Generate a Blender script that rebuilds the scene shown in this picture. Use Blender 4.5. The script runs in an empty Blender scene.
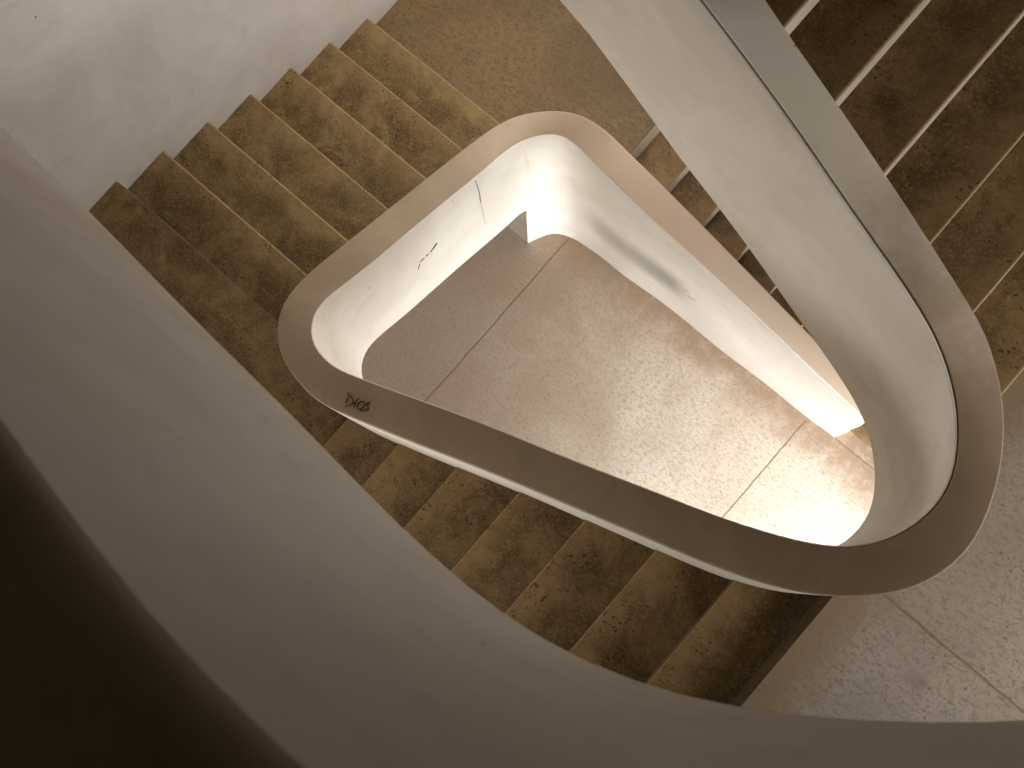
import bpy, math, random
from mathutils import Vector, Matrix
random.seed(4)
sc = bpy.context.scene
COL = sc.collection

# ---------------------------------------------------------------- plan of the stair
# u runs along the two side flights, v across them, z up; metres, ground floor at z = 0.
# Each row of the balustrade: cap inner edge (u, v), cap outer edge (u, v), cap height,
# foot of the inner face (u, v), depth of the face below the cap.
NU=57
RING=[(0.83,1.0,1.1,1.0025,8.053,0.83,1.0,1.29),
(0.8327,0.9103,1.1027,0.9071,8.053,0.8308,0.9111,1.29),
(0.8351,0.8195,1.1045,0.8004,8.053,0.8279,0.8226,1.29),
(0.8374,0.7265,1.104,0.6842,8.053,0.8183,0.7351,1.29),
(0.8378,0.6312,1.0988,0.5617,8.0529,0.8003,0.6493,1.29),
(0.8315,0.5353,1.0832,0.4377,8.0526,0.7733,0.566,1.29),
(0.8116,0.4422,1.051,0.3175,8.0514,0.7371,0.4861,1.29),
(0.7747,0.355,0.9998,0.2059,8.0478,0.6922,0.4103,1.29),
(0.7229,0.2747,0.9339,0.1062,8.0399,0.6396,0.3388,1.29),
(0.6616,0.2007,0.8607,0.0183,8.0259,0.5812,0.2713,1.29),
(0.5955,0.1316,0.7855,-0.0602,8.0056,0.5189,0.207,1.29),
(0.5269,0.0661,0.7095,-0.1328,7.9801,0.4542,0.1455,1.29),
(0.4562,0.0037,0.6305,-0.2025,7.9511,0.3877,0.0866,1.29),
(0.3825,-0.0555,0.5461,-0.2703,7.92,0.3189,0.031,1.29),
(0.3049,-0.1107,0.4543,-0.3356,7.8873,0.2472,-0.0204,1.29),
(0.2228,-0.1606,0.3544,-0.3964,7.8532,0.1719,-0.0665,1.29),
(0.1363,-0.204,0.2468,-0.4504,7.8177,0.0933,-0.1062,1.29),
(0.0461,-0.2396,0.133,-0.4952,7.7809,0.0114,-0.1385,1.29),
(-0.0471,-0.2666,0.0159,-0.5292,7.743,-0.0734,-0.163,1.29),
(-0.1418,-0.2853,-0.1005,-0.5521,7.7041,-0.1604,-0.1798,1.29),
(-0.2367,-0.2969,-0.2128,-0.5658,7.6645,-0.2488,-0.1901,1.29),
(-0.3308,-0.303,-0.3195,-0.5727,7.6246,-0.3377,-0.1955,1.29),
(-0.4237,-0.3053,-0.4209,-0.5753,7.5844,-0.4269,-0.1976,1.29),
(-0.5154,-0.3053,-0.5177,-0.5753,7.5441,-0.5161,-0.1974,1.29),
(-0.6059,-0.304,-0.6107,-0.5739,7.5038,-0.6052,-0.196,1.29),
(-0.6955,-0.3022,-0.7005,-0.5722,7.4634,-0.6944,-0.1942,1.29),
(-0.7847,-0.3007,-0.7884,-0.5707,7.423,-0.7835,-0.1927,1.29),
(-0.8737,-0.2998,-0.8757,-0.5698,7.3827,-0.8727,-0.1918,1.29),
(-0.9627,-0.2994,-0.9637,-0.5694,7.3423,-0.9619,-0.1914,1.29),
(-1.0519,-0.2992,-1.0529,-0.5692,7.3019,-1.0512,-0.1912,1.29),
(-1.1413,-0.2988,-1.143,-0.5688,7.2616,-1.1404,-0.1908,1.29),
(-1.2307,-0.298,-1.2334,-0.568,7.2212,-1.2296,-0.19,1.29),
(-1.3202,-0.297,-1.3239,-0.5669,7.1808,-1.3188,-0.189,1.29),
(-1.4096,-0.2956,-1.414,-0.5655,7.1404,-1.408,-0.1876,1.29),
(-1.4989,-0.294,-1.5035,-0.564,7.1001,-1.4972,-0.1861,1.29),
(-1.588,-0.2925,-1.5925,-0.5624,7.0597,-1.5864,-0.1845,1.29),
(-1.677,-0.2911,-1.6808,-0.5611,7.0195,-1.6757,-0.1831,1.29),
(-1.7659,-0.2899,-1.7686,-0.5514,6.9796,-1.7649,-0.182,1.29),
(-1.8548,-0.2889,-1.8562,-0.5419,6.9405,-1.8541,-0.1813,1.29),
(-1.9437,-0.2869,-1.9441,-0.5314,6.9018,-1.9433,-0.1809,1.29),
(-2.0328,-0.2811,-2.0323,-0.5171,6.8619,-2.0325,-0.181,1.29),
(-2.1221,-0.2684,-2.121,-0.4959,6.8179,-2.1217,-0.1813,1.29),
(-2.2113,-0.248,-2.2156,-0.4669,6.7683,-2.211,-0.1818,1.29),
(-2.5003,-0.2158,-2.5167,-0.4257,6.7149,-2.5,-0.174,1.29),
(-2.6202,-0.1709,-2.6952,-0.3585,6.6611,-2.62,-0.15,1.29),
(-2.7101,-0.0979,-2.8563,-0.2246,6.6075,-2.71,-0.09,1.29),
(-2.75,-0.0021,-2.93,-0.0449,6.5488,-2.75,0.0,1.29),
(-2.76,0.1197,-2.945,0.1197,6.4773,-2.76,0.12,1.29),
(-2.75,0.4,-2.9347,0.4108,6.3896,-2.75,0.4,1.29),
(-2.72,0.8,-2.9041,0.8184,6.2902,-2.72,0.8,1.29),
(-2.68,1.1,-2.8603,1.1416,6.1874,-2.68,1.1,1.29),
(-2.6,1.32,-2.7571,1.4177,6.0868,-2.6,1.32,1.29),
(-2.45,1.47,-2.5392,1.6321,5.9871,-2.45,1.47,1.29),
(-2.2,1.54,-2.2283,1.7228,5.8828,-2.2,1.54,1.29),
(-1.9,1.555,-1.8921,1.7398,5.7698,-1.9,1.555,1.29),
(-1.5,1.51,-1.4771,1.6936,5.6482,-1.5,1.51,1.29),
(-1.25,1.474,-1.2236,1.6571,5.5214,-1.25,1.474,1.29),
(-0.9643,1.429,-0.8115,1.5497,5.3785,-0.9643,1.429,1.29),
(-0.879,1.4202,-0.7325,1.5386,5.3349,-0.879,1.4202,1.2933),
(-0.7931,1.4109,-0.6524,1.5284,5.2912,-0.7931,1.4109,1.2967),
(-0.7062,1.4005,-0.5711,1.5185,5.2473,-0.7062,1.4005,1.3),
(-0.6182,1.389,-0.4884,1.5082,5.2031,-0.6182,1.389,1.3033),
(-0.5291,1.3761,-0.4046,1.4968,5.1588,-0.5291,1.3761,1.3067),
(-0.439,1.3615,-0.3195,1.4845,5.1145,-0.439,1.3615,1.31),
(-0.3477,1.3458,-0.2333,1.4713,5.0705,-0.3477,1.3458,1.3133),
(-0.2549,1.3298,-0.146,1.4569,5.0272,-0.2549,1.3298,1.3167),
(-0.1608,1.314,-0.0581,1.4408,4.9852,-0.1608,1.314,1.32),
(-0.0675,1.2978,0.0293,1.4232,4.9452,-0.0675,1.2978,1.3233),
(0.0197,1.2812,0.1133,1.4056,4.9078,0.0197,1.2812,1.3267),
(0.0939,1.2654,0.1889,1.3895,4.8734,0.0939,1.2654,1.33),
(0.1518,1.2516,0.2528,1.3745,4.8422,0.1518,1.2516,1.33),
(0.1965,1.2394,0.3061,1.3582,4.8141,0.1965,1.2394,1.33),
(0.2343,1.2269,0.3531,1.3383,4.7888,0.2343,1.2269,1.33),
(0.2695,1.2127,0.3974,1.3148,4.7658,0.2695,1.2127,1.33),
(0.3036,1.1962,0.44,1.2881,4.7445,0.3036,1.1962,1.33),
(0.3367,1.1776,0.4807,1.2584,4.7244,0.3367,1.1776,1.33),
(0.3687,1.1568,0.5191,1.2255,4.705,0.3687,1.1568,1.33),
(0.3993,1.1339,0.5549,1.1897,4.6861,0.3993,1.1339,1.33),
(0.4284,1.1091,0.588,1.1512,4.6674,0.4284,1.1091,1.33),
(0.4559,1.0822,0.6183,1.1103,4.6488,0.4559,1.0822,1.33),
(0.4816,1.0535,0.6454,1.0672,4.6302,0.4816,1.0535,1.33),
(0.5048,1.023,0.6695,1.0221,4.6117,0.5048,1.023,1.33),
(0.5246,0.9906,0.6909,0.9754,4.5932,0.5246,0.9906,1.33),
(0.5397,0.9561,0.7087,0.9275,4.5747,0.5397,0.9561,1.33),
(0.5495,0.92,0.7213,0.8785,4.5562,0.5495,0.92,1.33),
(0.5539,0.8828,0.7271,0.8287,4.5376,0.5539,0.8828,1.33),
(0.5534,0.8453,0.7255,0.7787,4.5191,0.5534,0.8453,1.33),
(0.5483,0.808,0.7168,0.7293,4.5006,0.5483,0.808,1.33),
(0.539,0.7715,0.7016,0.6815,4.4821,0.539,0.7715,1.33),
(0.5257,0.7361,0.6804,0.6362,4.4636,0.5257,0.7361,1.33),
(0.5088,0.7024,0.6536,0.5937,4.445,0.5088,0.7024,1.33),
(0.4881,0.6706,0.6221,0.5541,4.4264,0.4881,0.6706,1.33),
(0.464,0.6412,0.5868,0.5171,4.4076,0.464,0.6412,1.33),
(0.4366,0.6144,0.5487,0.4825,4.3885,0.4366,0.6144,1.33),
(0.4064,0.5904,0.508,0.4502,4.3688,0.4064,0.5904,1.33),
(0.3739,0.5689,0.465,0.4205,4.3484,0.3739,0.5689,1.33),
(0.3392,0.5495,0.4198,0.3931,4.3267,0.3392,0.5495,1.33),
(0.3016,0.531,0.3717,0.3674,4.3033,0.3016,0.531,1.33),
(0.2579,0.5114,0.3182,0.342,4.2778,0.2579,0.5114,1.33),
(0.2035,0.4884,0.255,0.3157,4.2497,0.2035,0.4884,1.33),
(0.1355,0.4615,0.1797,0.288,4.2189,0.1355,0.4615,1.3156),
(0.0553,0.4325,0.0941,0.2594,4.1852,0.0553,0.4325,1.3013),
(-0.0328,0.4034,0.0022,0.2307,4.1488,-0.0328,0.4034,1.2869),
(-0.1252,0.3746,-0.0931,0.2016,4.1099,-0.1252,0.3746,1.2725),
(-0.2201,0.3454,-0.1908,0.1718,4.0688,-0.2201,0.3454,1.2581),
(-0.3174,0.315,-0.2911,0.1411,4.0257,-0.3174,0.315,1.2438),
(-0.4171,0.2838,-0.3941,0.1099,3.9811,-0.4171,0.2838,1.2294),
(-0.5197,0.2525,-0.4998,0.078,3.9352,-0.5197,0.2525,1.215),
(-0.6254,0.2214,-0.6083,0.045,3.8883,-0.6254,0.2214,1.2006),
(-0.734,0.19,-0.7193,0.0102,3.8409,-0.734,0.19,1.1863),
(-0.8452,0.1575,-0.8327,-0.0266,3.7934,-0.8452,0.1575,1.1719),
(-0.9584,0.1226,-0.9486,-0.0653,3.7465,-0.9584,0.1226,1.1575),
(-1.073,0.0854,-1.0664,-0.1051,3.7011,-1.073,0.0854,1.1431),
(-1.1858,0.0473,-1.1834,-0.144,3.6577,-1.1858,0.0473,1.1288),
(-1.2905,0.0117,-1.2929,-0.1794,3.617,-1.2905,0.0117,1.1144),
(-1.3797,-0.0182,-1.3872,-0.2089,3.5793,-1.3797,-0.0182,1.1),
(-1.4505,-0.0411,-1.4629,-0.2317,3.5447,-1.4505,-0.0411,1.0965),
(-1.5066,-0.0585,-1.5235,-0.2487,3.513,-1.5066,-0.0585,1.093),
(-1.5537,-0.0728,-1.5754,-0.2606,3.4838,-1.5537,-0.0728,1.0895),
(-1.5964,-0.085,-1.6239,-0.2676,3.4564,-1.5964,-0.085,1.086),
(-1.6373,-0.095,-1.6719,-0.27,3.4305,-1.6373,-0.095,1.0825),
(-1.6781,-0.1022,-1.7204,-0.269,3.4054,-1.6781,-0.1022,1.079),
(-1.72,-0.106,-1.7694,-0.2658,3.3809,-1.72,-0.106,1.0755),
(-1.763,-0.1059,-1.8185,-0.2607,3.3566,-1.763,-0.1059,1.072),
(-1.8061,-0.1013,-1.8673,-0.2527,3.3325,-1.8061,-0.1013,1.0685),
(-1.8483,-0.0916,-1.9152,-0.2408,3.3085,-1.8483,-0.0916,1.065),
(-1.888,-0.0763,-1.9616,-0.2244,3.2845,-1.888,-0.0763,1.0615),
(-1.9239,-0.0551,-2.0059,-0.2035,3.2604,-1.9239,-0.0551,1.058),
(-1.9548,-0.0287,-2.0473,-0.1783,3.2362,-1.9548,-0.0287,1.0545),
(-1.9804,0.0019,-2.0853,-0.149,3.2119,-1.9804,0.0019,1.051),
(-2.0005,0.0353,-2.1189,-0.116,3.1872,-2.0005,0.0353,1.0475),
(-2.015,0.0705,-2.1477,-0.0798,3.1619,-2.015,0.0705,1.044),
(-2.0246,0.107,-2.1718,-0.0407,3.1358,-2.0246,0.107,1.0405),
(-2.0303,0.1458,-2.1914,0.0021,3.1085,-2.0303,0.1458,1.037),
(-2.033,0.1894,-2.2065,0.0516,3.0797,-2.033,0.1894,1.0335),
(-2.0337,0.2415,-2.2168,0.1125,3.0491,-2.0337,0.2415,1.03),
(-2.0332,0.3045,-2.2219,0.1873,3.0165,-2.0332,0.3045,1.03),
(-2.0328,0.3776,-2.2226,0.2741,2.982,-2.0328,0.3776,1.03),
(-2.0332,0.4576,-2.2208,0.3682,2.9455,-2.0332,0.4576,1.03),
(-2.0345,0.5414,-2.2183,0.4656,2.9075,-2.0345,0.5414,1.03),
(-2.0363,0.6271,-2.2162,0.5645,2.8682,-2.0363,0.6271,1.03),
(-2.0379,0.7139,-2.2145,0.6646,2.8282,-2.0379,0.7139,1.03),
(-2.0389,0.8016,-2.2127,0.7662,2.7882,-2.0389,0.8016,1.03),
(-2.0388,0.8903,-2.2104,0.8692,2.7487,-2.0388,0.8903,1.03),
(-2.0377,0.9788,-2.2073,0.9726,2.7106,-2.0377,0.9788,1.03),
(-2.0365,1.0642,-2.2034,1.0738,2.6743,-2.0365,1.0642,1.03),
(-2.0364,1.1419,-2.1996,1.1676,2.6404,-2.0364,1.1419,1.03),
(-2.0382,1.2076,-2.1964,1.2484,2.6092,-2.0382,1.2076,1.03),
(-2.0416,1.2605,-2.1941,1.3142,2.5809,-2.044,1.2605,1.0382),
(-2.0453,1.3035,-2.1919,1.3682,2.5551,-2.0549,1.3035,1.0627),
(-2.048,1.3409,-2.1885,1.4151,2.5316,-2.0695,1.3409,1.1036),
(-2.0491,1.3754,-2.1832,1.4585,2.5099,-2.0873,1.3754,1.1608),
(-2.0484,1.4081,-2.1756,1.4997,2.4895,-2.1081,1.4081,1.2343),
(-2.0461,1.4392,-2.1654,1.539,2.4699,-2.1321,1.4392,1.3242),
(-2.0423,1.4689,-2.1521,1.5766,2.4509,-2.1593,1.4689,1.4305),
(-2.0404,1.479,-2.1464,1.5894,2.4443,-2.1932,1.479,1.5531)]
FOOT=[(-2.0404,1.479,-2.1464,1.5894,2.4443,-2.2809,1.4791,2.4443),
(-2.0369,1.4975,-2.1359,1.6128,2.4322,-2.2698,1.5051,2.4322),
(-2.0298,1.5253,-2.1172,1.6477,2.4136,-2.2524,1.5445,2.4136),
(-2.0208,1.5524,-2.0966,1.6812,2.3951,-2.2329,1.5826,2.3952),
(-2.0101,1.5786,-2.0743,1.7135,2.3767,-2.212,1.6196,2.3767),
(-1.9976,1.6037,-2.0502,1.744,2.3582,-2.1857,1.6522,2.3582),
(-1.9833,1.627,-2.0242,1.7723,2.3397,-2.1529,1.6768,2.3397),
(-1.9673,1.6481,-1.9961,1.7977,2.3211,-2.1174,1.6946,2.3211),
(-1.9497,1.6658,-1.9662,1.8199,2.3022,-2.0826,1.7088,2.3022),
(-1.9305,1.6798,-1.9348,1.8387,2.2827,-2.0488,1.7196,2.2828),
(-1.9096,1.6902,-1.902,1.8541,2.2624,-2.0146,1.727,2.2624),
(-1.8867,1.6978,-1.8677,1.8666,2.2406,-1.9786,1.732,2.2406),
(-1.8612,1.7038,-1.8317,1.8766,2.2165,-1.9395,1.7359,2.2165),
(-1.8316,1.7087,-1.7932,1.8846,2.1894,-1.8946,1.7399,2.1894),
(-1.7925,1.7124,-1.7505,1.8906,2.1584,-1.8359,1.7447,2.1584),
(-1.7353,1.7144,-1.7006,1.8951,2.1228,-1.7353,1.7465,2.1228),
(-1.6535,1.7146,-1.6435,1.8984,2.0823,-1.6535,1.7454,2.0823),
(-1.5488,1.7141,-1.5388,1.9,2.0368,-1.5488,1.7464,2.0368),
(-1.4298,1.7144,-1.4198,1.9,1.9866,-1.4298,1.7548,1.9867),
(-1.3054,1.7167,-1.2954,1.9,1.9325,-1.3054,1.7647,1.9325),
(-1.1799,1.7209,-1.1699,1.9,1.8751,-1.1799,1.7694,1.8751),
(-1.0539,1.7263,-1.0439,1.9,1.8151,-1.0539,1.7713,1.8151),
(-0.927,1.7322,-0.917,1.9,1.7533,-0.927,1.7708,1.7533),
(-0.799,1.7381,-0.789,1.9,1.69,-0.799,1.769,1.6901),
(-0.6697,1.7432,-0.6597,1.9,1.6257,-0.6697,1.7689,1.6258),
(-0.539,1.7471,-0.529,1.9,1.5606,-0.539,1.7725,1.5606),
(-0.407,1.7502,-0.397,1.9,1.4946,-0.407,1.7779,1.4947),
(-0.2734,1.7533,-0.2634,1.9,1.4281,-0.2734,1.7823,1.4281),
(-0.1384,1.7569,-0.1284,1.9,1.3609,-0.1384,1.7827,1.3609),
(-0.0018,1.7612,0.0082,1.9,1.2933,-0.0018,1.7813,1.2934),
(0.136,1.766,0.146,1.9,1.2254,0.136,1.7836,1.2254),
(0.2746,1.771,0.2846,1.9,1.1573,0.2746,1.791,1.1573),
(0.35,1.775,0.43,1.925,1.1196,0.347,1.795,1.1196)]
CAMH=8.6585; FPX=1199.72
CAMX=(0.747512, 0.656892, -0.09859)
CAMY=(-0.637033, 0.750994, 0.173771)
CAMZ=(0.188189, -0.067091, 0.979839)
RISE = 0.15006
Z_RIGHT = 3.6015          # landing at the right corner
Z_LEFT = 2.4010           # landing at the left corner
Z_TOP = 1.3506            # landing at the far corner
TURN = 24 * RISE
U_WALL = -3.70            # plastered wall beside the left flight
V_FRONT, V_RIGHT, U_BACK = -1.75, 3.40, 2.40
Z_CEIL = 10.60

# ---------------------------------------------------------------- helpers
def link(name, mesh, mat, parent=None):
    o = bpy.data.objects.new(name, mesh)
    COL.objects.link(o)
    if mat is not None:
        mesh.materials.append(mat)
    if parent is not None:
        o.parent = parent
    return o

def world_loc(p):
    v = Vector((0, 0, 0))
    while p is not None:
        v += p.location
        p = p.parent
    return v

def mesh_obj(name, verts, faces, mat, parent=None, loc=None, sharp=None, smooth=False):
    off = Vector(loc) if loc is not None else (world_loc(parent) if parent is not None else Vector((0, 0, 0)))
    me = bpy.data.meshes.new(name)
    me.from_pydata([tuple(Vector(v) - off) for v in verts], [], faces)
    me.update()
    import bmesh
    bm = bmesh.new()
    bm.from_mesh(me)
    bmesh.ops.remove_doubles(bm, verts=bm.verts, dist=1e-5)
    bmesh.ops.recalc_face_normals(bm, faces=bm.faces)
    bm.to_mesh(me)
    bm.free()
    if smooth:
        for p in me.polygons:
            p.use_smooth = True
        me.set_sharp_from_angle(angle=math.radians(sharp or 35))
    o = link(name, me, mat, parent)
    if loc is not None and parent is None:
        o.location = loc
    return o

def thing(name, label, cat, loc, group=None):
    o = bpy.data.objects.new(name, None)
    COL.objects.link(o)
    o.location = loc
    o.empty_display_size = 0.2
    o['label'] = label
    o['category'] = cat
    if group:
        o['group'] = group
    return o

def struct(o):
    o['kind'] = 'structure'
    return o

def loft(rows):
    n = len(rows[0])
    verts = [p for r in rows for p in r]
    faces = []
    for i in range(len(rows) - 1):
        for j in range(n):
            k = (j + 1) % n
            faces.append((i * n + j, i * n + k, (i + 1) * n + k, (i + 1) * n + j))
    faces.append(tuple(range(n)))
    faces.append(tuple((len(rows) - 1) * n + j for j in reversed(range(n))))
    return verts, faces

def box_vf(x0, x1, y0, y1, z0, z1):
    v = [(x, y, z) for z in (z0, z1) for y in (y0, y1) for x in (x0, x1)]
    f = [(0, 2, 3, 1), (4, 5, 7, 6), (0, 1, 5, 4), (2, 6, 7, 3), (0, 4, 6, 2), (1, 3, 7, 5)]
    return v, f

def prism_vf(poly, z0, z1):
    n = len(poly)
    v = [(x, y, z0) for x, y in poly] + [(x, y, z1) for x, y in poly]
    f = [tuple(reversed(range(n))), tuple(range(n, 2 * n))] + [(i, (i + 1) % n, n + (i + 1) % n, n + i) for i in range(n)]
    return v, f

def join_vf(parts):
    V, F = [], []
    for v, f in parts:
        b = len(V)
        V += list(v)
        F += [tuple(i + b for i in q) for q in f]
    return V, F

# ---------------------------------------------------------------- materials
class NT:
    def __init__(self, name):
        self.m = bpy.data.materials.new(name)
        self.m.use_nodes = True
        self.t = self.m.node_tree
        self.b = self.t.nodes['Principled BSDF']
        self.pos = self.t.nodes.new('ShaderNodeNewGeometry').outputs['Position']
        sx = self.t.nodes.new('ShaderNodeSeparateXYZ')
        self.t.links.new(self.pos, sx.inputs[0])
        self.x, self.y, self.z = sx.outputs

    def noise(self, scale, detail=4, rough=.55, vec=None, dist=0.0, out='Fac'):
        n = self.t.nodes.new('ShaderNodeTexNoise')
        n.inputs['Scale'].default_value = scale
        n.inputs['Detail'].default_value = detail
        n.inputs['Roughness'].default_value = rough
        n.inputs['Distortion'].default_value = dist
        self.t.links.new(vec or self.pos, n.inputs['Vector'])
        return n.outputs[out]

    def voronoi(self, scale, vec=None, out='Distance', rnd=1.0):
        n = self.t.nodes.new('ShaderNodeTexVoronoi')
        n.inputs['Scale'].default_value = scale
        n.inputs['Randomness'].default_value = rnd
        self.t.links.new(vec or self.pos, n.inputs['Vector'])
        return n.outputs[out]

    def stretch(self, sx, sy, sz):
        n = self.t.nodes.new('ShaderNodeVectorMath')
        n.operation = 'MULTIPLY'
        n.inputs[1].default_value = (sx, sy, sz)
        self.t.links.new(self.pos, n.inputs[0])
        return n.outputs[0]

    def math(self, op, a, b=None, c=None):
        n = self.t.nodes.new('ShaderNodeMath')
        n.operation = op
        for i, v in enumerate((a, b, c)):
            if v is None:
                continue
            if isinstance(v, (int, float)):
                n.inputs[i].default_value = v
            else:
                self.t.links.new(v, n.inputs[i])
        return n.outputs[0]

    def ramp(self, f, lo, hi, a=0.0, b=1.0):
        n = self.t.nodes.new('ShaderNodeMapRange')
        n.interpolation_type = 'SMOOTHSTEP'
        n.clamp = True
        for k, v in (('From Min', lo), ('From Max', hi), ('To Min', a), ('To Max', b)):
            n.inputs[k].default_value = v
        self.t.links.new(f, n.inputs['Value'])
        return n.outputs['Result']

    def mix(self, f, a, b, mode='MIX'):
        n = self.t.nodes.new('ShaderNodeMix')
        n.data_type = 'RGBA'
        n.blend_type = mode
        for i, v in ((0, f), (6, a), (7, b)):
            if isinstance(v, (int, float)):
                n.inputs[i].default_value = v
            elif isinstance(v, tuple):
                n.inputs[i].default_value = (*v, 1)
            else:
                self.t.links.new(v, n.inputs[i])
        return n.outputs[2]

    def finish(self, col, rough=.85, bump=None, strength=.2, dist=.004, spec=.3):
        if isinstance(col, tuple):
            self.b.inputs['Base Color'].default_value = (*col, 1)
        else:
            self.t.links.new(col, self.b.inputs['Base Color'])
        if isinstance(rough, (int, float)):
            self.b.inputs['Roughness'].default_value = rough
        else:
            self.t.links.new(rough, self.b.inputs['Roughness'])
        self.b.inputs['Specular IOR Level'].default_value = spec
        if bump is not None:
            n = self.t.nodes.new('ShaderNodeBump')
            n.inputs['Strength'].default_value = strength
            n.inputs['Distance'].default_value = dist
            self.t.links.new(bump, n.inputs['Height'])
            self.t.links.new(n.outputs[0], self.b.inputs['Normal'])
        return self.m

def band(n, f, lo, hi, soft):
    return n.math('MULTIPLY', n.ramp(f, lo - soft, lo + soft), n.ramp(f, hi - soft, hi + soft, 1, 0))

def plaster(name, base, tint, grey_mark=False):
    n = NT(name)
    big = n.ramp(n.noise(1.6, 5, .6, dist=.6), .35, .68)
    c = n.mix(big, base, tint)
    sm = n.ramp(n.noise(7, 6, .6), .5, .75, 0, .35)
    c = n.mix(sm, c, tuple(x * .84 for x in tint))
    # trowel streaks and scuffs
    st = n.ramp(n.noise(5, 5, .65, vec=n.stretch(.5, .5, 3.2)), .56, .78, 0, .25)
    c = n.mix(st, c, tuple(x * .8 for x in tint))
    pit = n.ramp(n.voronoi(5.5), .03, .045, 1, 0)
    pit = n.math('MULTIPLY', pit, n.ramp(n.noise(2.3, 2), .55, .6))
    c = n.mix(n.math('MULTIPLY', pit, .8), c, (.12, .085, .05))
    if grey_mark:
        # soft grey patch with a flaked brown end, on the face above the ground floor
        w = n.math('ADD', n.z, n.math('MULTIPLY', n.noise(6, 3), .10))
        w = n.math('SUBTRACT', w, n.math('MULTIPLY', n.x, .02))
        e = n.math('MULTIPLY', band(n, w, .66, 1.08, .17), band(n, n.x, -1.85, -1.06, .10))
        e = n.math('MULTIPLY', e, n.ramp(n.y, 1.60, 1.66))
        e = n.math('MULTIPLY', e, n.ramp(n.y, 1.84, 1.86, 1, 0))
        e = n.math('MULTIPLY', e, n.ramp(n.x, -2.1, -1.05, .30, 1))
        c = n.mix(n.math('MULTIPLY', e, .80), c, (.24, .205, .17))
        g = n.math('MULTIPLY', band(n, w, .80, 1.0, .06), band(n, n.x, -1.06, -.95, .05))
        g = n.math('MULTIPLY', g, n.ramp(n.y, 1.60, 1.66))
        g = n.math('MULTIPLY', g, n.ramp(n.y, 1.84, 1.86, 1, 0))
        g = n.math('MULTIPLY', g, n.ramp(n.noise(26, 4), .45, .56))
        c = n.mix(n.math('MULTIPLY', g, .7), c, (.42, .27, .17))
    h = n.math('ADD', n.math('MULTIPLY', n.noise(9, 5), 1.0), n.math('MULTIPLY', n.noise(60, 3), .25))
    return n.finish(c, .8, h, .16, .01, .25)

def coping_mat(name):
    n = NT(name)
    big = n.ramp(n.noise(2.4, 5, .6, dist=.5), .35, .68)
    c = n.mix(big, (.32, .236, .150), (.27, .192, .117))
    st = n.ramp(n.noise(14, 5, .6), .55, .74, 0, .35)
    c = n.mix(st, c, (.215, .155, .095))
    # paler along the upper side flight, browner further down, with a noisy edge
    pz = n.math('ADD', n.z, n.math('MULTIPLY', n.noise(4, 5, .65), .5))
    pz = n.math('MULTIPLY', n.ramp(pz, 4.98, 5.45), n.ramp(n.y, .9, 1.1))
    c = n.mix(n.math('MULTIPLY', pz, .8), c, (.84, .75, .635))
    low = n.math('MULTIPLY', n.ramp(n.z, 2.05, 2.35, 1, 0), n.ramp(n.y, 1.55, 1.70))
    c = n.mix(n.math('MULTIPLY', low, .7), c, (.56, .41, .30))
    pit = n.math('MULTIPLY', n.ramp(n.voronoi(13), .04, .06, 1, 0), n.ramp(n.noise(3.1, 2), .56, .62))
    c = n.mix(n.math('MULTIPLY', pit, .8), c, (.06, .04, .025))
    h = n.math('ADD', n.noise(12, 5), n.math('MULTIPLY', n.noise(80, 3), .25))
    return n.finish(c, .62, h, .14, .008, .35)

def tread_mat(name, lo, hi, stain, axis=None):
    n = NT(name)
    big = n.ramp(n.noise(2.6, 6, .66, dist=.8), .38, .62)
    c = n.mix(big, tuple(x * .86 for x in lo), tuple(x * 1.1 for x in hi))
    med = n.ramp(n.noise(11, 6, .65, dist=.4), .42, .72, 0, .7)
    c = n.mix(med, c, stain)
    spk = n.ramp(n.noise(70, 5, .75), .48, .68, 0, .6)
    c = n.mix(spk, c, tuple(x * 1.7 for x in hi))
    if axis is not None:
        # paler where feet have rubbed the front edge; object space, the nosing is at 0
        tc = n.t.nodes.new('ShaderNodeTexCoord')
        sp = n.t.nodes.new('ShaderNodeSeparateXYZ')
        n.t.links.new(tc.outputs['Object'], sp.inputs[0])
        d = n.math('ABSOLUTE', sp.outputs[axis])
        d = n.math('ADD', d, n.math('MULTIPLY', n.math('SUBTRACT', n.noise(6, 5, .65), .5), .22))
        c = n.mix(n.ramp(d, .0, .17, .45, 0), c, tuple(x * 1.45 for x in hi))
        e = n.math('ADD', n.math('ABSOLUTE', sp.outputs[axis]), n.math('MULTIPLY', n.math('SUBTRACT', n.noise(22, 4), .5), .012))
        c = n.mix(n.ramp(e, .003, .010, .35, 0), c, tuple(x * 2.0 + .02 for x in hi))
    worn = n.ramp(n.noise(3.7, 3), .40, .60)
    pit = n.math('MULTIPLY', n.ramp(n.noise(62, 2, .5), .60, .66), n.ramp(n.noise(9, 4, .6), .46, .54))
    pit = n.math('MULTIPLY', pit, worn)
    c = n.mix(n.math('MULTIPLY', pit, .85), c, tuple(x * .22 for x in lo))
    h = n.math('SUBTRACT', n.math('ADD', n.noise(30, 5), n.math('MULTIPLY', n.noise(120, 3), .4)), n.math('MULTIPLY', pit, .8))
    return n.finish(c, .7, h, .3, .006, .3)

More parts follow.
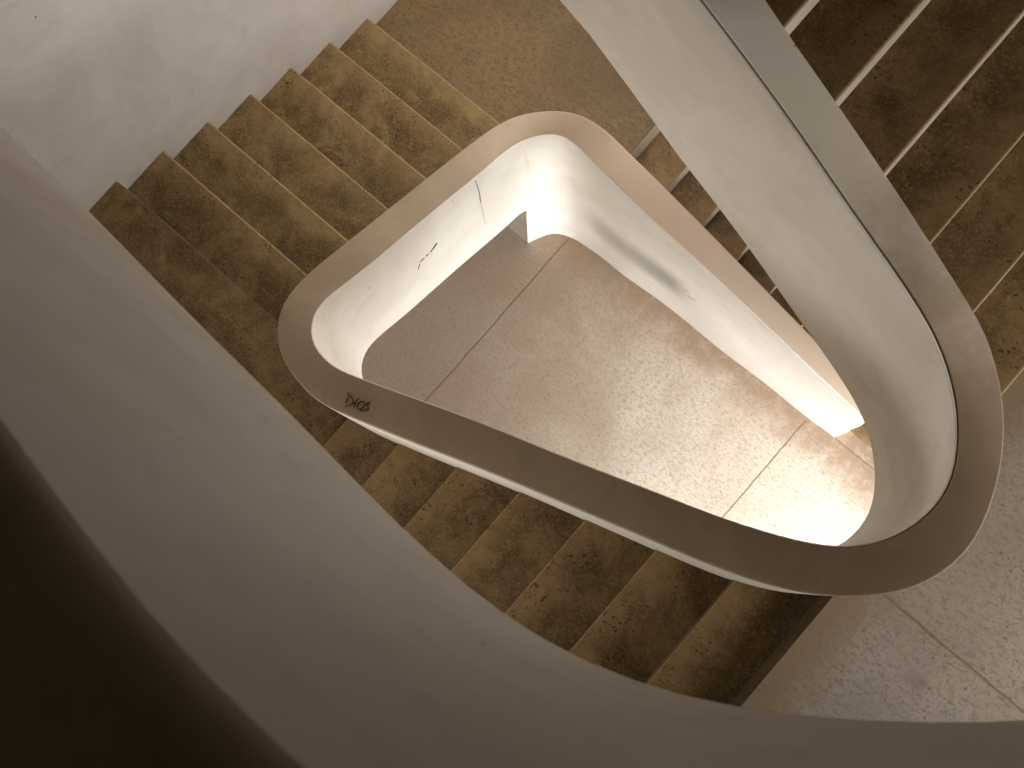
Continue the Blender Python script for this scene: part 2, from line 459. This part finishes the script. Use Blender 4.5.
def slab_mat(name, base, tint, joints_u=(), joints_v=(), wall_stain_and_tone=False, edge_stain=False, dark=(.16, .11, .07)):
    n = NT(name)
    big = n.ramp(n.noise(1.3, 5, .6, dist=.7), .36, .66)
    c = n.mix(big, base, tint)
    rot = n.stretch(1.0, 1.7, 1)
    fib = n.ramp(n.noise(30, 7, .80, vec=rot, dist=.5), .47, .62, 0, .75)
    c = n.mix(fib, c, tuple(x * .62 for x in tint))
    spk = n.ramp(n.noise(75, 5, .75), .52, .68, 0, .65)
    c = n.mix(spk, c, tuple(x * .5 for x in tint))
    pit = n.math('MULTIPLY', n.ramp(n.noise(48, 2, .5, vec=rot), .635, .69), n.ramp(n.noise(7, 4, .6), .46, .54))
    c = n.mix(n.math('MULTIPLY', pit, .8), c, (.10, .065, .035))
    if wall_stain_and_tone:
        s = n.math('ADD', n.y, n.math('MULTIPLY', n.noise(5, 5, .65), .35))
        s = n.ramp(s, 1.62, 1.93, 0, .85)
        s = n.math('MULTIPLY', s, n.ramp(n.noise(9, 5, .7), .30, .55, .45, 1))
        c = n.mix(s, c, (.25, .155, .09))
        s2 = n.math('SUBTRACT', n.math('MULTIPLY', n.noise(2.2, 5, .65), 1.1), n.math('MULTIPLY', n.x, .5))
        c = n.mix(n.ramp(s2, .6, 1.7, 0, .7), c, (.25, .17, .108))  # browner with distance from the doorway wall, broken up by noise
    if edge_stain:
        s = n.math('SUBTRACT', n.math('MULTIPLY', n.noise(6, 5, .65), .30), n.x)
        s = n.ramp(s, -.72, -.50, 0, .8)
        c = n.mix(s, c, (.20, .135, .075))
        b = n.math('MULTIPLY', band(n, n.math('ADD', n.x, n.math('MULTIPLY', n.noise(9, 3), .1)), 1.06, 1.14, .02),
                   band(n, n.math('ADD', n.y, n.math('MULTIPLY', n.noise(11, 3), .1)), .50, .56, .025))
        c = n.mix(n.math('MULTIPLY', b, .6), c, (.19, .15, .11))
    wob = n.math('MULTIPLY', n.math('SUBTRACT', n.noise(7, 4), .5), .022)
    groove = None
    for ax, vals in ((n.x, joints_u), (n.y, joints_v)):
        for q, a, b in vals:
            d = n.math('ABSOLUTE', n.math('SUBTRACT', n.math('ADD', ax, wob), q))
            g = n.ramp(d, .003, .0085, 1, 0)
            oth = n.y if ax is n.x else n.x
            g = n.math('MULTIPLY', g, band(n, oth, a, b, .01))
            groove = g if groove is None else n.math('MAXIMUM', groove, g)
    h = n.math('ADD', n.noise(26, 5), n.math('MULTIPLY', n.noise(110, 3), .5))
    if groove is not None:
        c = n.mix(n.math('MULTIPLY', groove, .85), c, dark)
        h = n.math('SUBTRACT', h, n.math('MULTIPLY', groove, 1.5))
    return n.finish(c, .62, h, .22, .005, .35)

def plain(name, col, rough=.9):
    n = NT(name)
    c = n.mix(n.noise(40, 3), col, tuple(x * .7 for x in col))
    return n.finish(c, rough)

M_PLASTER = plaster('plaster', (.715, .65, .575), (.645, .575, .495), grey_mark=True)
M_WALL = plaster('wall_plaster', (.56, .515, .465), (.49, .44, .385))
M_COPING = coping_mat('worn_coping')
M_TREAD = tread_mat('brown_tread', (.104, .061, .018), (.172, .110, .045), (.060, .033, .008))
M_TREAD_X = tread_mat('brown_tread_side', (.104, .061, .018), (.172, .110, .045), (.060, .033, .008), 0)
M_TREAD_Y = tread_mat('brown_tread_left', (.104, .061, .018), (.172, .110, .045), (.060, .033, .008), 1)
M_TREAD_LOW = tread_mat('brown_tread_low', (.120, .071, .024), (.190, .120, .053), (.075, .042, .012), 0)
M_RISER_PALE = plaster('pale_riser', (.66, .585, .48), (.50, .42, .32))  # paler riser colour for the two side flights, browner one for the others
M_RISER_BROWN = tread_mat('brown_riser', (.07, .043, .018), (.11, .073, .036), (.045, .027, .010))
M_LANDING = slab_mat('pale_landing', (.315, .268, .215), (.265, .22, .172), joints_v=((.672, .5, 3.0),), edge_stain=True)
M_LANDING_BROWN = slab_mat('brown_landing', (.178, .112, .046), (.128, .076, .028))
M_FLOOR = slab_mat('ground_slabs', (.54, .455, .365), (.44, .35, .262),
                   joints_u=((-2.07, -4, 1.70), (.117, -4, 1.76), (2.3, -4, 4)), joints_v=((1.795, .36, 3),), wall_stain_and_tone=True)
M_CEIL = plain('dark_ceiling', (.16, .12, .085))
M_INK = plain('dark_ink', (.03, .022, .015))
M_CRACK = plain('crack_dark', (.26, .215, .17))  # dark line colour of the cracks

# ---------------------------------------------------------------- balustrade
def lerp(a, b, t):
    return tuple(x + (y - x) * t for x, y in zip(a, b))

def arc(c0, c1, c2, n=5):
    # rounded corner c0 -> c1 -> c2
    out = []
    for k in range(n + 1):
        s = k / n * math.pi / 2
        out.append(tuple(p1 + (p0 - p1) * (1 - math.sin(s)) + (p2 - p1) * (1 - math.cos(s))
                         for p0, p1, p2 in zip(c0, c1, c2)))
    return out

CT = .045
def sweep(i):
    # 1 on the topmost sweep of the balustrade, 0 on the rest
    return min(1, max(0, (NU - 2 - i) / 14))

def panel_row(s, foot, i=999):
    ui, vi, uo, vo, z, ul, vl, dr = s
    zl = .001 if foot else z - dr
    I, O = (ui, vi), (uo, vo)
    w = math.hypot(ui - uo, vi - vo)
    t = sweep(i)
    zt = z - CT - .012 * t
    g = .18 + .82 * min(1, max(0, (z - 4.35) / .35))      # the open joint under the cap closes up further down
    lip, gap = .0006 + .0074 * (1 - t) * g, .0006 + .0064 * (1 - t) * g
    ztop = z - .004 if t == 0 else z - .004 - (CT + .004) * t
    a, b, c = lerp(I, O, .004 / w), lerp(I, O, lip / w), lerp(I, O, (lip + gap + .006) / w)
    k = lerp(O, I, .016 / w)
    if foot:
        k = (ul + uo - ui, vl + vo - vi)
    row = [(k[0], k[1], zl), (uo, vo, zt), (c[0], c[1], zt), (b[0], b[1], zt + .004), (b[0], b[1], max(ztop, zt + .006)), (a[0], a[1], max(ztop, zt + .006) + .0003)]
    for q in range(9):
        row.append(lerp((ui, vi, max(ztop, zt + .006) - .004), (ul, vl, zl), q / 8))
    return row

def coping_row(s, i=999):
    ui, vi, uo, vo, z, *_ = s
    t = sweep(i)
    O = (uo, vo)
    w = math.hypot(ui - uo, vi - vo)
    g = .18 + .82 * min(1, max(0, (z - 4.35) / .35))
    I = lerp((ui, vi), O, (.0012 + .0138 * (1 - t) * g) / w)
    ct = CT + .012 * t
    r_in = .005 + .046 * t
    ro = .008
    zt, zb = z, z - ct
    rr = min(r_in, ct - .004)
    o1, i1 = lerp(O, I, ro / w), lerp(I, O, r_in / w)
    row = [(uo, vo, zb)]
    row += arc((uo, vo, zt - ro), (uo, vo, zt), (*o1, zt), 4)
    row += arc((*i1, zt), (*I, zt), (*I, zt - rr), 5)
    row += [(*I, zb)]
    return row

bal = thing('stair_balustrade', 'continuous off-white plastered balustrade winding round the triangular stairwell, with a worn brown top', 'balustrade', (-.6, .6, 0))
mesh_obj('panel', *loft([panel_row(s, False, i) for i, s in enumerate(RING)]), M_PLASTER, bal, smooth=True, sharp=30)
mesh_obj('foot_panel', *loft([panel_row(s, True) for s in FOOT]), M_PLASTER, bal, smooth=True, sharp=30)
cop = mesh_obj('coping', *loft([coping_row(s, i) for i, s in enumerate(RING)] + [coping_row(s) for s in FOOT[1:]]), M_COPING, bal, smooth=True, sharp=40)
cop['label'] = 'worn brown cap along the top of the balustrade'

def cap_z(u, v):
    # height of the cap surface: it is level along the line from inner to outer edge
    rows = [r for r in RING[NU:] if r[3] < .4 and 3.2 < r[4] < 3.95]
    side = [(u - r[0]) * (r[3] - r[1]) - (v - r[1]) * (r[2] - r[0]) for r in rows]
    for a, b, fa, fb in zip(rows, rows[1:], side, side[1:]):
        if fa * fb <= 0 and abs(a[0] - u) < .4:
            return a[4] + (b[4] - a[4]) * fa / (fa - fb)
    return rows[0][4]

def ribbon(pts, w0, w1, nrm):
    # thin raised stroke along pts on a surface with normal nrm
    N = Vector(nrm)
    P = [Vector(p) for p in pts]
    rows = []
    for i, p in enumerate(P):
        t = (P[min(i + 1, len(P) - 1)] - P[max(i - 1, 0)]).normalized()
        s = N.cross(t).normalized()
        w = (w0 + (w1 - w0) * i / max(1, len(P) - 1)) / 2
        rows.append([tuple(p + s * w + N * .004), tuple(p - s * w + N * .004), tuple(p - s * w - N * .002), tuple(p + s * w - N * .002)])
    return loft(rows)

STROKES = [[(-1.521, -0.153), (-1.497, -0.154), (-1.475, -0.157), (-1.464, -0.162), (-1.46, -0.173), (-1.465, -0.185), (-1.48, -0.202)],
           [(-1.503, -0.168), (-1.488, -0.19)],
           [(-1.456, -0.137), (-1.451, -0.164), (-1.442, -0.18)],
           [(-1.465, -0.161), (-1.454, -0.169), (-1.451, -0.164)],
           [(-1.436, -0.138), (-1.44, -0.153), (-1.436, -0.167), (-1.422, -0.172), (-1.409, -0.163), (-1.407, -0.147), (-1.413, -0.135), (-1.425, -0.132), (-1.436, -0.138)],
           [(-1.395, -0.116), (-1.406, -0.126), (-1.406, -0.134), (-1.386, -0.137), (-1.377, -0.146), (-1.388, -0.158), (-1.41, -0.172)]]
gf = join_vf([ribbon([(u, v, cap_z(u, v)) for u, v in s], .0032, .0028, (-.3, 0, .95)) for s in STROKES])
g = mesh_obj('graffiti', *gf, M_INK, bal)
g['label'] = 'small hand-scratched capital letters D I O S'
cr = [ribbon([(-2.040, 1.112, 2.620), (-2.040, 1.112, 2.511), (-2.040, 1.108, 2.405), (-2.040, 1.096, 2.300)], .005, .010, (1, 0, 0)),
      ribbon([(-2.040, 1.096, 2.300), (-2.040, 1.084, 2.12), (-2.040, 1.073, 1.95)], .004, .002, (1, 0, 0))]
for s in ([(-2.036, 0.751, 2.394), (-2.036, 0.706, 2.377), (-2.036, 0.692, 2.374)], [(-2.036, 0.674, 2.383), (-2.036, 0.658, 2.386)],
          [(-2.036, 0.642, 2.389), (-2.036, 0.611, 2.395)], [(-2.036, 0.602, 2.378), (-2.036, 0.579, 2.339)]):
    cr.append(ribbon(s, .004, .004, (1, 0, 0)))
for q in cr:
    mesh_obj('crack', *q, M_CRACK, bal)['label'] = 'dark crack in the white inner face'

# outer edge of the balustrade in plan, for the ends of the steps
def edge_at(axis, q, rows):
    # piecewise-linear: other coordinate of the cap's outer edge where coordinate axis = q
    pts = sorted((s[2 + axis], s[3 - axis]) for s in rows)
    if q <= pts[0][0]:
        return pts[0][1]
    for (a, b), (c_, d) in zip(pts, pts[1:]):
        if q <= c_:
            return b + (d - b) * (q - a) / max(1e-6, c_ - a)
    return pts[-1][1]

R_UP_RIGHT = [s for s in RING[NU - 3:] if s[3] > 1.1 and s[4] > 4.55]
R_BOTTOM = [s for s in RING[NU:] if s[4] < 4.62 and s[3] < .80 and -1.75 < s[2] < .719 and (s[3] < .6 or s[2] > .55)]
R_LEFT = [s for s in RING[NU:] if s[2] < -2.0 and s[4] < 3.3]
R_LOW = [s for s in FOOT if s[2] > -1.85]

# ---------------------------------------------------------------- flights
def flight(label, axis, noses, z0, sign, inner, outer, tread, riser, pale, loc, group, batter=.003, slab=.17, label_step=None):
    """noses: coordinate of every nose along the run (noses[0] is the landing edge above);
    inner(q): coordinate of the balustrade side; outer: wall side."""
    root = thing('stair_flight', label, 'stairs', loc, group)
    def P(q, s, z):
        w = inner(q) if s == 0 else outer
        return (q, w, z) if axis == 0 else (w, q, z)
    for k in range(1, len(noses)):
        q0, q1, z = noses[k - 1], noses[k], z0 - RISE * k
        if k == 1:
            q0 = q0 + sign * .002
        c = .007
        prof = [(q0, z), (q1 - sign * c, z), (q1 - sign * c * .3, z - c * .3), (q1, z - c), (q1, z - .022), (q1 - sign * .002, z - RISE)]
        prof.append((q0, z - .006))
        o = mesh_obj('step', *loft([[P(q, s, zz) for q, zz in prof] for s in (0, 1)]), tread, root)
        sh = Vector((q1, outer, z) if axis == 0 else (outer, q1, z)) - world_loc(root)
        o.data.transform(Matrix.Translation(-sh))
        o.location = sh
        rp = [(q1, z - .013), (q1 + sign * .003, z - .014), (q1 + sign * batter, z - RISE + .0005), (q1 - sign * .004, z - RISE + .0005)]
        rr = mesh_obj('riser', *loft([[P(q, s, zz) for q, zz in rp] for s in (0, 1)]), riser, o)
        if pale:
            rr['label'] = 'pale riser'
    qa, qb = noses[0], noses[-1]
    za, zb = z0 - RISE, z0 - RISE * len(noses)
    zlow = max(0.002, zb - slab)
    rows = []
    for q in noses:
        f = (q - qa) / (qb - qa)
        zt_ = za - .008 + (zb + .004 - za) * f
        zu_ = (za - slab - .05) + (zlow - za + slab + .05) * f
        rows.append([P(q, 0, zt_), P(q, 1, zt_), P(q, 1, zu_), P(q, 0, zu_)])
    mesh_obj('soffit_slab', *loft(rows), M_WALL, root)
    return root

def landing(label, x0, x1, y0, y1, z, mat, loc, th=.20, risers=(), riser_mat=None, notch=None):
    root = thing('stair_landing', label, 'landing', loc, None)
    poly = notch or [(x0, y0), (x1, y0), (x1, y1), (x0, y1)]
    v, f = prism_vf(poly, z - .035, z)
    mesh_obj('paving', v, f, mat, root)
    v, f = prism_vf(poly, z - th, z - .036)
    mesh_obj('soffit_slab', v, f, M_WALL, root)
    for (ax, q, a, b, sgn, bt) in risers:
        prof = [(q, z - .012), (q + sgn * .003, z - .013), (q + sgn * bt, z - RISE + .0005), (q - sgn * .004, z - RISE + .0005)]
        rows = [[((qq, w, zz) if ax == 0 else (w, qq, zz)) for qq, zz in prof] for w in (a, b)]
        o = mesh_obj('riser', *loft(rows), riser_mat, root)
    return root

G_RIGHT = .30
U0 = -1.811
noses_ur = [U0 + G_RIGHT * k for k in range(9)]
noses_bo = [.608 - .3316 * k for k in range(8)]
noses_le = [-.153 + .3088 * k for k in range(7)]
FL = None
flight('dark brown flight at the upper right with pale risers, descending to the pale landing', 0, noses_ur, Z_TOP + TURN, 1,
       lambda q: edge_at(0, q, R_UP_RIGHT) - .03, V_RIGHT - .002, M_TREAD_X, M_RISER_PALE, True, (-.6, 2.4, Z_RIGHT), FL)
flight('shadowed brown flight along the bottom, between the foreground balustrade and the long cap', 0, noses_bo, Z_RIGHT, -1,
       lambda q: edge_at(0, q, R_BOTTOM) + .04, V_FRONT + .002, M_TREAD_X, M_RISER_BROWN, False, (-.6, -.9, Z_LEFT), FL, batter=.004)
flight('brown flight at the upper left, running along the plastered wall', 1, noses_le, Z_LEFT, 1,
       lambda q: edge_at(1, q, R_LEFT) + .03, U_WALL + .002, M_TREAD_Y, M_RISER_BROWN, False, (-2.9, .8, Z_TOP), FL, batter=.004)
flight('lowest flight with thin white risers, glimpsed between the two side balustrades', 0, noses_ur, Z_TOP, 1,
       lambda q: edge_at(0, q, R_LOW) - .03, V_RIGHT - .002, M_TREAD_LOW, M_RISER_PALE, True, (-.6, 2.6, 0), FL, slab=.10)

landing('pale stone landing with one joint, at the lower right corner', .6085, U_BACK - .002, V_FRONT + .002, V_RIGHT - .002, Z_RIGHT, M_LANDING, (1.4, .8, Z_RIGHT),
        risers=((0, .6085, V_FRONT + .01, .56, -1, .026),), riser_mat=M_RISER_BROWN)
landing('dark brown corner landing under the foreground balustrade, atop the left flight', U_WALL + .002, -1.7135, V_FRONT + .002, -.1535, Z_LEFT, M_TREAD, (-2.8, -.9, Z_LEFT),
        risers=((1, -.1535, U_WALL + .01, -2.2, 1, .004),), riser_mat=M_RISER_BROWN)
landing('brown stone landing at the top edge, below the left flight', U_WALL + .002, -1.8115, 1.775, V_RIGHT - .002, Z_TOP, M_LANDING_BROWN, (-2.8, 2.6, Z_TOP),
        notch=[(U_WALL + .002, 1.7008), (-2.10, 1.7008), (-1.90, 1.80), (-1.8115, 1.80), (-1.8115, V_RIGHT - .002), (U_WALL + .002, V_RIGHT - .002)],
        risers=((0, -1.8115, 1.9, V_RIGHT - .01, 1, .016),), riser_mat=M_RISER_PALE)

# ---------------------------------------------------------------- the setting
def wall_rects(name, rects, mat):
    return struct(mesh_obj(name, *join_vf([box_vf(*q) for q in rects]), mat))

T = .25
struct(mesh_obj('floor', *box_vf(U_WALL - T, U_BACK + 6, V_FRONT - T, V_RIGHT + T, -.2, 0), M_FLOOR))
wall_rects('wall_left', [(U_WALL - T, U_WALL, V_FRONT - T, V_RIGHT + T, 0, Z_CEIL)], M_WALL)
rx0, rx1, rz0, rz1 = -3.62, -1.3, 2.2, 4.75        # tall unseen window behind the top landing, added as fill light
wall_rects('wall_right', [(U_WALL, rx0, V_RIGHT, V_RIGHT + T, 0, Z_CEIL), (rx1, U_BACK, V_RIGHT, V_RIGHT + T, 0, Z_CEIL),
                          (rx0, rx1, V_RIGHT, V_RIGHT + T, 0, rz0), (rx0, rx1, V_RIGHT, V_RIGHT + T, rz1, Z_CEIL)], M_WALL)
wx0, wx1, wz0, wz1 = -2.2, -.5, 3.2, 4.5      # stair window beside the left landing
wall_rects('wall_front', [(U_WALL, wx0, V_FRONT - T, V_FRONT, 0, Z_CEIL), (wx1, U_BACK, V_FRONT - T, V_FRONT, 0, Z_CEIL),
                          (wx0, wx1, V_FRONT - T, V_FRONT, 0, wz0), (wx0, wx1, V_FRONT - T, V_FRONT, wz1, Z_CEIL)], M_WALL)
dy0, dy1, dz1 = .1, 1.6, 2.3                      # doorway to daylight on the ground floor
by0, by1, bz0, bz1 = .25, 2.15, 4.2, 5.8            # wide stair window above the right landing
wall_rects('wall_back', [(U_BACK, U_BACK + T, V_FRONT - T, dy0, 0, Z_CEIL), (U_BACK, U_BACK + T, by1, V_RIGHT + T, 0, Z_CEIL),
                         (U_BACK, U_BACK + T, dy0, dy1, dz1, bz0), (U_BACK, U_BACK + T, dy1, by1, 0, bz0),
                         (U_BACK, U_BACK + T, dy0, by0, bz0, Z_CEIL), (U_BACK, U_BACK + T, by0, by1, bz1, Z_CEIL)], M_WALL)
wv, wf = box_vf(U_WALL + .001, -2.283, 1.480, 1.62, .001, .93)
wv = [((x if x < -3 else -2.283 + (z / 2.444) * .2405), y, z) for x, y, z in wv]
struct(mesh_obj('wall_under_landing', wv, wf, M_WALL))
struct(mesh_obj('ceiling', *box_vf(U_WALL, U_BACK, V_FRONT, V_RIGHT, Z_CEIL, Z_CEIL + .2), M_CEIL))

# ---------------------------------------------------------------- light
def area(name, loc, direction, sx, sy, power, col, spread=180):
    d = bpy.data.lights.new(name, 'AREA')
    d.shape = 'RECTANGLE'
    d.size, d.size_y = sx, sy
    d.energy = power
    d.color = col
    d.spread = math.radians(spread)
    o = bpy.data.objects.new(name, d)
    COL.objects.link(o)
    o.location = loc
    o.rotation_euler = Vector(direction).to_track_quat('-Z', 'Y').to_euler()
    return o

area('doorway_daylight', (U_BACK + .3, (dy0 + dy1) / 2, 1.0), (-1, 0, -.28), 1.4, 1.7, 126, (.93, .97, 1.0), 84)
area('window_daylight', ((wx0 + wx1) / 2, V_FRONT - .3, (wz0 + wz1) / 2), (.15, 1, .1), 1.65, 1.25, 20, (1, .955, .90), 130)
area('landing_window_daylight', (U_BACK + .3, (by0 + by1) / 2, (bz0 + bz1) / 2), (-1, 0, 0), 1.9, 1.55, 58, (1, .955, .90))
area('top_window_fill', ((rx0 + rx1) / 2, V_RIGHT + .3, (rz0 + rz1) / 2), (-.25, -1, -.45), 2.25, 2.4, 66, (1, .97, .93), 125)  # added fill, brightens the left flight and top landing

w = bpy.data.worlds.new('daylight')
sc.world = w
w.use_nodes = True
w.node_tree.nodes['Background'].inputs[0].default_value = (.85, .92, 1, 1)
w.node_tree.nodes['Background'].inputs[1].default_value = .6

# ---------------------------------------------------------------- camera
cd = bpy.data.cameras.new('camera')
cam = bpy.data.objects.new('camera', cd)
COL.objects.link(cam)
R = Matrix((CAMX, CAMY, CAMZ)).transposed()
cam.matrix_world = Matrix.Translation((0, 0, CAMH)) @ R.to_4x4()
cd.sensor_width = 36
cd.lens = FPX / 1024 * 36
cd.clip_start = .05
cd.dof.use_dof = True
cd.dof.focus_distance = 5.2
cd.dof.aperture_fstop = cd.lens / 1000 / .008
sc.camera = cam

sc.view_settings.view_transform = 'Standard'
sc.view_settings.look = 'None'
sc.view_settings.gamma = 1
sc.view_settings.use_curve_mapping = False
sc.view_settings.exposure = 0.15
